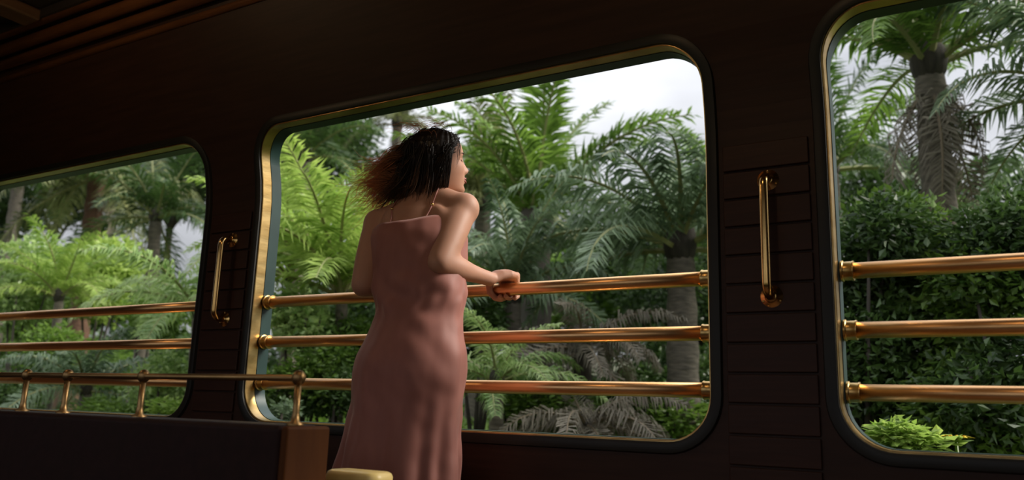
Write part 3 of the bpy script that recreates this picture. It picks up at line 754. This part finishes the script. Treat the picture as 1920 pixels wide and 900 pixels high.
for i in range(60):  # fly-away hair lifted over the crown
    d = V((R_.gauss(0, 0.5), R_.uniform(-0.7, 0.6), 1)).normalized(); root = HC + HR @ skull(d, 1.04)
    tgt = root + V((R_.uniform(-0.16, -0.04), R_.gauss(-0.01, 0.03), R_.uniform(-0.01, 0.055)))
    strand((root, root + HR @ d * 0.035 + V((0.0, 0, 0.012)), root.lerp(tgt, 0.5) + V((0, 0, 0.03)), tgt), R_.uniform(0.0004, 0.0008), 12, 0.008, 0.45, 0.95)
for i in range(14):  # loose wisps along the forehead and cheek
    x = 0.02 + 0.045 * i / 14; root = HC + HR @ skull(V((x / 0.0735, 0.62 - 0.02 * i, 0.78 - 0.03 * i)).normalized(), 1.05)
    tgt = H(x + 0.012, 0.074 - 0.003 * i, 0.02 - 0.004 * i)
    strand((root, root + HR @ V((0.004, 0.012, -0.01)), root.lerp(tgt, 0.6) + HR @ V((0.006, 0.010, 0)), tgt), 0.0009, 8, 0.003, 0.0, 0.35)
hair = link('hair', hm.mesh('hair', M['hair'], True, along)); pp(hair)

# ------------------------------------------------------------------ outside: ground and plants
def ground_z(x, y):
    t = min(1, max(0, (y - 3.0) / 5.0)); t = t * t * (3 - 2 * t)
    z = -1.1 + 1.45 * t
    if y > 8: z += (y - 8) * 0.09
    if y < -2: z = -1.1 + 0.02 * (-2 - y)
    return z + 0.12 * noise.noise(V((x * 0.35, y * 0.35, 0))) * (1 if y > 3 else 0.3)
m = MB(); xs = [-60 + 1.5 * i for i in range(67)]; ys = [-40, -25, -14, -8, -4, -2, 0, 2] + [2.6 + 0.5 * i for i in range(24)] + [16, 19, 24, 30, 38, 50]
for y in ys:
    for x in xs: m.v.append((x, y, ground_z(x, y)))
for j in range(len(ys) - 1):
    for i in range(len(xs) - 1):
        a = j * len(xs) + i; m.face((a, a + 1, a + 1 + len(xs), a + len(xs)))
gnd = m.build('ground', M['ground']); tag(gnd, kind='structure')

rnd = random.Random(7)
def frond_mesh(L, e0, droop, n, leaf, hang, seed, mats, wid=0.017, spread=0.75):
    """one pinnate palm leaf: arching midrib and two rows of leaflets, growing along +X"""
    R_ = random.Random(seed); mb = MB(); pts = []; x = z = 0.0; N = 14; el = e0
    side = R_.uniform(-0.25, 0.25); y = 0.0; tans = []
    for i in range(N + 1):
        s = i / N; el = math.radians(e0 - droop * s ** 1.25)
        pts.append(V((x, y, z))); t = V((math.cos(el), side * s * 0.5, math.sin(el))).normalized(); tans.append(t)
        x += t.x * L / N; y += t.y * L / N; z += t.z * L / N
    mb.cur = 1; mb.tube(pts, [0.016 * L * (1 - 0.85 * i / N) for i in range(N + 1)], 4); mb.cur = 0
    for i in range(n):
        s = 0.10 + 0.89 * (i + R_.random() * 0.5) / n
        k = min(N - 1, int(s * N)); f = s * N - k; p = pts[k].lerp(pts[k + 1], f); t = tans[k].lerp(tans[k + 1], f).normalized()
        up = V((-t.z, 0, t.x)); 
        if up.z < 0: up = -up
        sd = t.cross(up).normalized()
        ll = leaf * L * (0.35 + 0.65 * math.sin(PI * min(1, 0.15 + 0.85 * s) ** 0.8)) * R_.uniform(0.85, 1.12)
        for sg in (-1, 1):
            if R_.random() < 0.07: continue
            d = (sd * sg * spread + t * R_.uniform(0.35, 0.85) + up * R_.uniform(-0.15, 0.4) + V((R_.gauss(0, 0.08), R_.gauss(0, 0.08), R_.gauss(0, 0.08)))).normalized()
            w = t * (wid * L * 0.5)
            mid = p + d * ll * 0.5; d2 = (d + V((0, 0, -hang * R_.uniform(0.7, 1.3)))).normalized(); tip = mid + d2 * ll * 0.5
            b = len(mb.v)
            mb.v += [p - w * 0.5, p + w * 0.5, mid + w, mid - w, tip]
            mb.face((b, b + 1, b + 2, b + 3)); mb.face((b + 3, b + 2, b + 4))
    return mb.mesh('frond', mats, False)
FR = {}
def fronds(kind):
    """leaf meshes of one palm kind, from upright young leaves to hanging old ones"""
    if kind in FR: return FR[kind]
    spec = {'coconut': ('leaf_olive', 'rachis', 70, 0.27, 0.9), 'feather': ('leaf_mid', 'rachis', 74, 0.20, 0.5), 'dark': ('leaf_dark', 'rachis', 70, 0.26, 0.7),
            'teal': ('leaf_teal', 'rachis', 76, 0.25, 1.1), 'lime': ('leaf_lime', 'rachis', 74, 0.26, 0.6), 'pale': ('leaf_pale', 'rachis', 72, 0.25, 1.0),
            'dead': ('leaf_dead', 'rachis_dead', 60, 0.28, 1.8)}[kind]
    out = []
    for j, (e0, dr) in enumerate(((82, 40), (66, 60), (48, 78), (28, 80), (8, 70), (-25, 50))):
        for v in range(2):
            out.append(frond_mesh(1.0, e0, dr + 12 * v, spec[2], spec[3], spec[4], 31 * j + v + len(kind) * 7, [M[spec[0]], M[spec[1]]]))
    FR[kind] = out
    return out
def palm(px, py, Y, L, kind, label, nf=20, tr=0.12, lo=0, hi=5, trunk='trunk', lean=0.0, dead=0, spin=0.0, min_el=None, name='palm_tree'):
    """px, py: crown in the photograph, Y: its distance across; the trunk goes down to the ground there"""
    c = at(px, py, Y); gz_ = ground_z(c.x, Y)
    e = empty(name, (c.x - lean, Y, gz_)); tag(e, label, 'palm tree' if name == 'palm_tree' else 'palm', 'palms beyond the windows')
    h = c.z - gz_; base = V((lean, 0, h))
    if h > 0.15:
        mb = MB(); n = max(6, int(h / 0.16)); pts = []; rad = []
        for i in range(n + 1):
            s = i / n; pts.append((lean * s * s, 0.04 * math.sin(3 * s), -0.05 + (h + 0.05) * s)); rad.append(tr * (1.25 - 0.35 * s + (0.12 if i % 2 else 0)))
        mb.tube(pts, rad, 10); mb.build('trunk', M[trunk], e)
        mb = MB(); mb.ellipsoid((lean, 0, h + tr * 0.6), (tr * 1.25, tr * 1.25, tr * 1.9), nu=10, nv=6); mb.build('crown_base', M['trunk_dark' if trunk == 'trunk' else trunk], e)
    R_ = random.Random(px * 7 + py); fs = fronds(kind); fd = fronds('dead') if dead else None
    for i in range(nf):
        g = lo + (hi - lo) * (i / max(1, nf - 1))
        j = min(5, max(0, int(round(g + R_.uniform(-0.4, 0.4)))))
        o = link('frond', fs[2 * j + R_.randrange(2)], e); o.location = base
        s = L * R_.uniform(0.85, 1.1); o.scale = (s, s, s); o.rotation_euler = (R_.uniform(-0.25, 0.25), R_.uniform(-0.08, 0.08), spin + i * 2.39996 + R_.uniform(-0.2, 0.2))
    for i in range(dead):
        o = link('dead_frond', fd[10 + R_.randrange(2)], e); o.location = base - V((0, 0, tr))
        s = L * R_.uniform(0.45, 0.7); o.scale = (s, s, s); o.rotation_euler = (0, R_.uniform(0.3, 0.7), i * 2.4 + R_.uniform(-0.3, 0.3))
    return e
CL = {}
def clump(kind, leaf, var):
    k = (kind, leaf, var)
    if k in CL: return CL[k]
    R_ = random.Random(var * 97 + int(leaf * 1000)); mb = MB(); n = int(24 / (leaf * leaf)) if leaf > 0.12 else 1500
    n = min(1500, max(260, n))
    for i in range(n):
        d = V((R_.gauss(0, 1), R_.gauss(0, 1), R_.gauss(0, 1))).normalized()
        lump = 0.80 + 0.34 * noise.noise(d * 2.1 + V((var * 5.3, 0, 0)))
        p = d * (R_.random() ** 0.35) * lump
        g = (d * 0.6 + V((R_.uniform(-1, 1), R_.uniform(-1, 1), R_.uniform(-0.9, 0.5)))).normalized()
        s = g.cross(V((R_.uniform(-1, 1), R_.uniform(-1, 1), R_.uniform(0.2, 1)))).normalized()
        l = leaf * R_.uniform(0.7, 1.3); wd = l * 0.26; nn = g.cross(s) * (l * 0.10)
        b = len(mb.v)
        mb.v += [p, p + g * l * 0.45 + s * wd + nn, p + g * l - nn, p + g * l * 0.45 - s * wd + nn]
        mb.face((b, b + 1, b + 2)); mb.face((b, b + 2, b + 3))
    CL[k] = mb.mesh('foliage', M[kind], False)
    return CL[k]
def bush(px, py, Y, w_, h_, kind, label, leaf=0.15, k=5, cat='shrub', name='shrub', group='shrubs beyond the windows', stem='trunk_dark'):
    """leafy plant around the sight line of px, py, standing on the ground there"""
    c = at(px, py, Y); gz_ = ground_z(c.x, Y)
    e = empty(name, (c.x, Y, gz_)); tag(e, label, cat, group)
    R_ = random.Random(px * 3 + py * 5); h = c.z - gz_
    mb = MB()
    for i in range(4):
        a = i * 1.57 + R_.random(); mb.tube([(0.03 * math.cos(a), 0.03 * math.sin(a), -0.05), (0.1 * w_ * math.cos(a), 0.1 * w_ * math.sin(a), max(0.1, h * 0.5)), (0.4 * w_ * math.cos(a), 0.3 * w_ * math.sin(a), max(0.2, h))], [0.025, 0.018, 0.008], 6)
    mb.build('stem', M[stem], e)
    for i in range(k):
        o = link('foliage', clump(kind, leaf, i % 3), e)
        s = R_.uniform(0.75, 1.0)
        o.scale = (w_ * s * 0.72, w_ * s * 0.62, h_ * s * 0.72)
        o.location = (R_.uniform(-0.45, 0.45) * w_, R_.uniform(-0.25, 0.35) * w_, h + R_.uniform(-0.45, 0.45) * h_)
        o.rotation_euler = (0, 0, R_.uniform(0, 6.28))
    return e
def tree(px, py, Y, w_, h_, kind, label, leaf=0.12, k=9, tr=0.12):
    c = at(px, py, Y); gz_ = ground_z(c.x, Y); h = c.z - gz_
    e = empty('broadleaf_tree', (c.x, Y, gz_)); tag(e, label, 'tree', 'trees beyond the windows')
    R_ = random.Random(px * 3 + py * 11); mb = MB()
    mb.tube([(0, 0, -0.1), (0.05, 0, h * 0.4), (-0.05, 0, h * 0.8), (0, 0, h + h_ * 0.4)], [tr * 1.3, tr, tr * 0.8, tr * 0.3], 9); mb.build('trunk', M['trunk_dark'], e)
    for i in range(k):
        a = i * 2.4; r = math.sqrt((i + 0.5) / k) * 0.75
        pos = V((r * math.cos(a) * w_, r * math.sin(a) * w_ * 0.6, h + R_.uniform(-0.7, 0.7) * h_))
        mb = MB(); mb.tube([(0, 0, min(h * 0.75, pos.z * 0.8)), tuple(pos * 0.55 + V((0, 0, h * 0.4))), tuple(pos)], [tr * 0.5, tr * 0.3, tr * 0.1], 5); mb.build('branch', M['trunk_dark'], e)
        o = link('foliage', clump(kind, leaf, i % 3), e); s = R_.uniform(0.4, 0.6)
        o.scale = (w_ * s, w_ * s, h_ * s * 0.9); o.location = pos; o.rotation_euler = (0, 0, R_.uniform(0, 6.28))
    return e

# left window
palm(182, 335, 8.5, 2.5, 'coconut', 'coconut palm with red-brown crown and drooping fronds, leftmost window', 22, 0.16, 1, 5, 'trunk_brown', dead=2)
palm(292, 410, 7.6, 1.6, 'dark', 'slim palm with pale trunk right of the red-brown palm, left window', 16, 0.09, 0, 5, 'trunk')
palm(372, 590, 4.9, 1.25, 'pale', 'young palm arching a pale frond beside the left pillar', 11, 0.06, 1, 4, name='young_palm')
palm(160, 735, 4.6, 1.0, 'teal', 'low blue-green palm drooping behind the sofa gallery', 11, 0.05, 1, 4, name='young_palm')
palm(40, 300, 10.5, 2.8, 'dark', 'dark feathery palm at the far left edge of the left window', 18, 0.14, 0, 4)
bush(50, 530, 5.6, 0.75, 0.75, 'leaf_pale', 'pale green shrub at the left edge of the left window', 0.2)
bush(190, 520, 6.2, 0.8, 0.62, 'leaf_lime', 'lime green shrub below the red-brown palm crown', 0.22)
palm(110, 560, 5.2, 0.95, 'lime', 'feathery lime green palm above the top rail at far left', 16, 0.05, 0, 3, name='young_palm')
bush(285, 570, 5.6, 0.55, 0.5, 'leaf_mid', 'mid green shrub in the left window near the pillar', 0.2)
bush(90, 640, 4.8, 0.6, 0.4, 'leaf_mid', 'mid green shrub between the lower rails at far left', 0.2)
bush(300, 700, 4.6, 0.34, 0.32, 'leaf_pale', 'small pale leafed shrub above the left window corner', 0.26, 4)
bush(310, 775, 4.2, 0.24, 0.13, 'leaf_lime', 'low yellow-green plant at the left window sill corner', 0.34, 3, 'plant', 'leafy_plant')
bush(20, 730, 4.5, 0.4, 0.35, 'leaf_dark', 'dark green shrub low at the far left edge', 0.2, 4)
bush(230, 790, 4.6, 0.5, 0.25, 'leaf_mid', 'low green shrub just above the sofa gallery', 0.22, 4)
tree(120, 330, 15, 3.2, 1.9, 'leaf_dark', 'dark tree behind the palms in the left window, left of centre', 0.14)
tree(330, 340, 16, 3.0, 2.2, 'leaf_dark', 'dark tree behind the palms in the left window near the pillar', 0.14)
tree(-60, 420, 14, 2.5, 2.2, 'leaf_dark', 'dark tree cut by the left edge of the photo', 0.14)
tree(60, 600, 13, 2.4, 1.6, 'leaf_mid', 'low green tree far back between the rails at far left', 0.14, 9)
tree(260, 620, 12.5, 2.2, 1.5, 'leaf_dark', 'low dark tree far back between the rails near the left pillar', 0.14, 9)
tree(600, 640, 12, 1.9, 1.5, 'leaf_dark', 'low dark tree far back between the rails left of the person', 0.14, 9)
tree(60, 740, 11, 2.0, 1.0, 'leaf_dark', 'low dark tree far back behind the sofa gallery at far left', 0.14, 9)
tree(270, 740, 10.5, 1.8, 0.9, 'leaf_mid', 'low green tree far back behind the sofa gallery', 0.14, 9)
tree(620, 760, 10, 1.5, 0.8, 'leaf_mid', 'low green tree far back at the sill left of the skirt', 0.14, 8)
# middle window, left of the person
tree(585, 290, 13, 2.2, 1.5, 'leaf_dark', 'dark tree with sky showing through, top left of middle window', 0.13, 10)
palm(570, 300, 9.0, 1.6, 'dark', 'dark palm with fine fronds at top left of middle window', 16, 0.1, 0, 4)
palm(640, 560, 5.0, 1.35, 'lime', 'bright lime green palm left of the person', 22, 0.05, 0, 3, name='young_palm')
palm(545, 520, 5.4, 1.2, 'lime', 'lime green palm beside the brass window jamb', 18, 0.05, 0, 3, name='young_palm')
bush(570, 600, 4.7, 0.42, 0.32, 'leaf_pale', 'pale leafed shrub between upper rails left of the person', 0.26)
bush(690, 590, 7.0, 0.8, 0.6, 'leaf_dark', 'dark shrub showing under the left elbow of the person', 0.18)
bush(650, 640, 5.0, 0.5, 0.4, 'leaf_mid', 'mid green shrub beside the skirt', 0.2)
bush(560, 700, 4.5, 0.45, 0.3, 'leaf_mid', 'mid green shrub above the sofa end', 0.22)
bush(630, 760, 4.6, 0.4, 0.3, 'leaf_dark', 'dark green shrub at the sill left of the skirt', 0.2)
bush(530, 775, 4.0, 0.2, 0.12, 'leaf_teal', 'low blue-green plant in the lower left corner of middle window', 0.36, 3, 'plant', 'leafy_plant')
tree(730, 395, 17, 2.0, 1.0, 'leaf_dark', 'dark tree behind the head and hair of the person', 0.13, 8)
palm(745, 235, 12, 1.2, 'coconut', 'brownish palm top behind the blowing hair', 14, 0.1, 0, 4, dead=3)
# middle window, right of the person
palm(1005, 440, 8.0, 2.15, 'feather', 'tall palm with upright feathery fronds right of the person', 15, 0.17, 0, 1.2, 'trunk_dark', spin=1.1)
palm(905, 390, 9.5, 1.7, 'coconut', 'olive palm close behind the face of the person', 18, 0.12, 0, 4)
palm(1275, 470, 6.6, 1.75, 'teal', 'blue-green palm with long arching fronds, right of middle window', 18, 0.12, 1, 4, 'trunk')
palm(1355, 450, 8.6, 1.55, 'feather', 'green palm half hidden by the right edge of middle window', 18, 0.12, 0, 4, 'trunk_dark')
palm(960, 560, 6.0, 1.2, 'teal', 'low blue-green palm behind the hand on the rail', 16, 0.08, 0, 4, name='young_palm')
palm(1090, 655, 5.6, 0.8, 'dead', 'withered grey-brown palm between the lower rails', 16, 0.08, 2, 5, 'trunk_dark', name='young_palm')
palm(930, 720, 4.8, 0.75, 'pale', 'low pale green palm close right of the skirt', 12, 0.05, 1, 4, name='young_palm')
palm(1100, 800, 5.0, 0.75, 'dead', 'heap of dry grey-brown fronds above the middle window sill', 16, 0.05, 2, 5, name='young_palm')
tree(1240, 560, 11, 1.6, 1.4, 'leaf_dark', 'dark thin-stemmed tree behind the arching fronds', 0.13, 9, 0.09)
tree(1312, 600, 10, 1.2, 1.2, 'leaf_dark', 'dark thin-stemmed tree at the right edge of middle window', 0.13, 8, 0.09)
tree(1130, 560, 13, 2.2, 1.5, 'leaf_mid', 'green tree far behind the tall feathery palm', 0.13, 9)
tree(960, 500, 14, 2.4, 1.6, 'leaf_dark', 'dark tree far behind the hand on the rail', 0.13, 9)
bush(900, 610, 5.6, 0.5, 0.45, 'leaf_dark', 'dark shrub below the gripping hand', 0.2)
bush(1000, 770, 5.4, 0.6, 0.3, 'leaf_mid', 'green shrub above the sill right of the skirt', 0.2)
bush(1180, 720, 7.0, 0.8, 0.5, 'leaf_dark', 'dark shrub behind the withered palm', 0.18)
bush(1240, 790, 6.5, 0.7, 0.3, 'leaf_mid', 'low green shrub near the lower right corner of middle window', 0.2)
bush(1300, 690, 8.0, 0.7, 0.7, 'leaf_dark', 'dark shrub among thin trunks at the right of middle window', 0.18)
# right window
palm(1742, 130, 7.0, 1.9, 'feather', 'big palm with thick trunk and dry leaf skirt in right window', 17, 0.115, 0, 3.3, 'trunk', dead=6)
palm(2050, 190, 6.6, 1.6, 'teal', 'grey-green palm arching in from the right photo edge', 15, 0.15, 0, 4, 'trunk', dead=3)
palm(1560, 320, 9.5, 1.8, 'dark', 'dark palm behind the left edge of right window', 11, 0.07, 0, 4)
tree(1610, 390, 14, 1.5, 1.1, 'leaf_dark', 'dark tree left of the thick trunk in right window', 0.13, 8)
tree(1860, 430, 15, 2.2, 1.0, 'leaf_dark', 'dark tree right of the thick trunk in right window', 0.13, 9)
HB = [(1600, 470, 'leaf_dark', 'dark leafy shrub at the left edge of right window above the top rail'), (1690, 450, 'leaf_mid', 'green shrub at the foot of the thick palm trunk'),
      (1800, 500, 'leaf_dark', 'dark shrub above the top rail right of the thick trunk'), (1905, 470, 'leaf_dark', 'dark shrub above the top rail at the right photo edge'),
      (1630, 580, 'leaf_dark', 'dark shrub between upper rails at left of right window'), (1740, 590, 'leaf_dark', 'dark shrub between upper rails at centre of right window'),
      (1885, 570, 'leaf_mid', 'lighter green shrub between upper rails at the right photo edge'), (1650, 690, 'leaf_dark', 'dark shrub between lower rails at left of right window'),
      (1770, 700, 'leaf_dark', 'dark shrub between lower rails at centre of right window'), (1890, 690, 'leaf_dark', 'dark shrub between lower rails at the right photo edge'),
      (1850, 810, 'leaf_mid', 'green shrub under the bottom rail at lower right'), (1730, 790, 'leaf_dark', 'dark shrub under the bottom rail at centre of right window')]
for i, (px, py, kd, lb) in enumerate(HB):
    bush(px, py, 5.2 + 0.25 * (i % 3) - 0.0008 * (py - 450), 0.5, 0.42, kd, lb, 0.2, 5)
bush(1680, 838, 3.9, 0.26, 0.13, 'leaf_lime', 'bright green broad leafed plant in the lower left corner of right window', 0.4, 3, 'plant', 'leafy_plant')
fc = at(1792, 822, 4.0); gz_ = ground_z(fc.x, 4.0)
fl = empty('flowering_plant', (fc.x, 4.0, gz_)); tag(fl, 'yellow flower on a thin stem above the right window sill', 'flower')
m = MB(); m.tube([(0, 0, -0.02), (0.02, 0, (fc.z - gz_) * 0.6), (0, 0, fc.z - gz_)], [0.012, 0.009, 0.006], 6); m.build('stem', M['leaf_mid'], fl)
m = MB(); pz = fc.z - gz_
m.v += [(0, 0, 0), (0.03, 0.022, 0.014), (0.075, 0, 0.004), (0.03, -0.022, 0.014)]; m.face((0, 1, 2)); m.face((0, 2, 3)); pm = m.mesh('petal', M['flower'])
for k in range(7):
    o = link('petal', pm, fl); o.location = (0, 0, pz); o.rotation_euler = (0, 0, k * 2 * PI / 7)
for k in range(6):
    o = link('leaf', clump('leaf_mid', 0.3, 0), fl) if k == 0 else None
    if o: o.scale = (0.16, 0.16, 0.14); o.location = (0, 0, pz * 0.8); o.name = 'foliage'
# low growth that hides the bank
m = MB(); R_ = random.Random(5)
for i in range(16000):
    y = R_.uniform(3.2, 11) if R_.random() < 0.8 else R_.uniform(11, 20)
    x = R_.uniform(-1.9 * y - 1, 0.45 * y + 1.0); z = ground_z(x, y); l = R_.uniform(0.10, 0.26) * (1 + 0.05 * y)
    a = R_.uniform(0, 6.28); d = V((math.cos(a) * 0.6, math.sin(a) * 0.6, R_.uniform(0.3, 1.0))).normalized(); s = V((-math.sin(a), math.cos(a), 0)) * l * 0.2
    p = V((x, y, z - 0.01)); b = len(m.v); m.v += [p, p + d * l * 0.5 + s, p + d * l + V((0, 0, -0.15 * l)), p + d * l * 0.5 - s]
    m.face((b, b + 1, b + 2)); m.face((b, b + 2, b + 3))
tag(m.build('undergrowth', M['leaf_mid'], smooth=False), 'low green undergrowth covering the bank below the palms', 'undergrowth', kind='stuff')
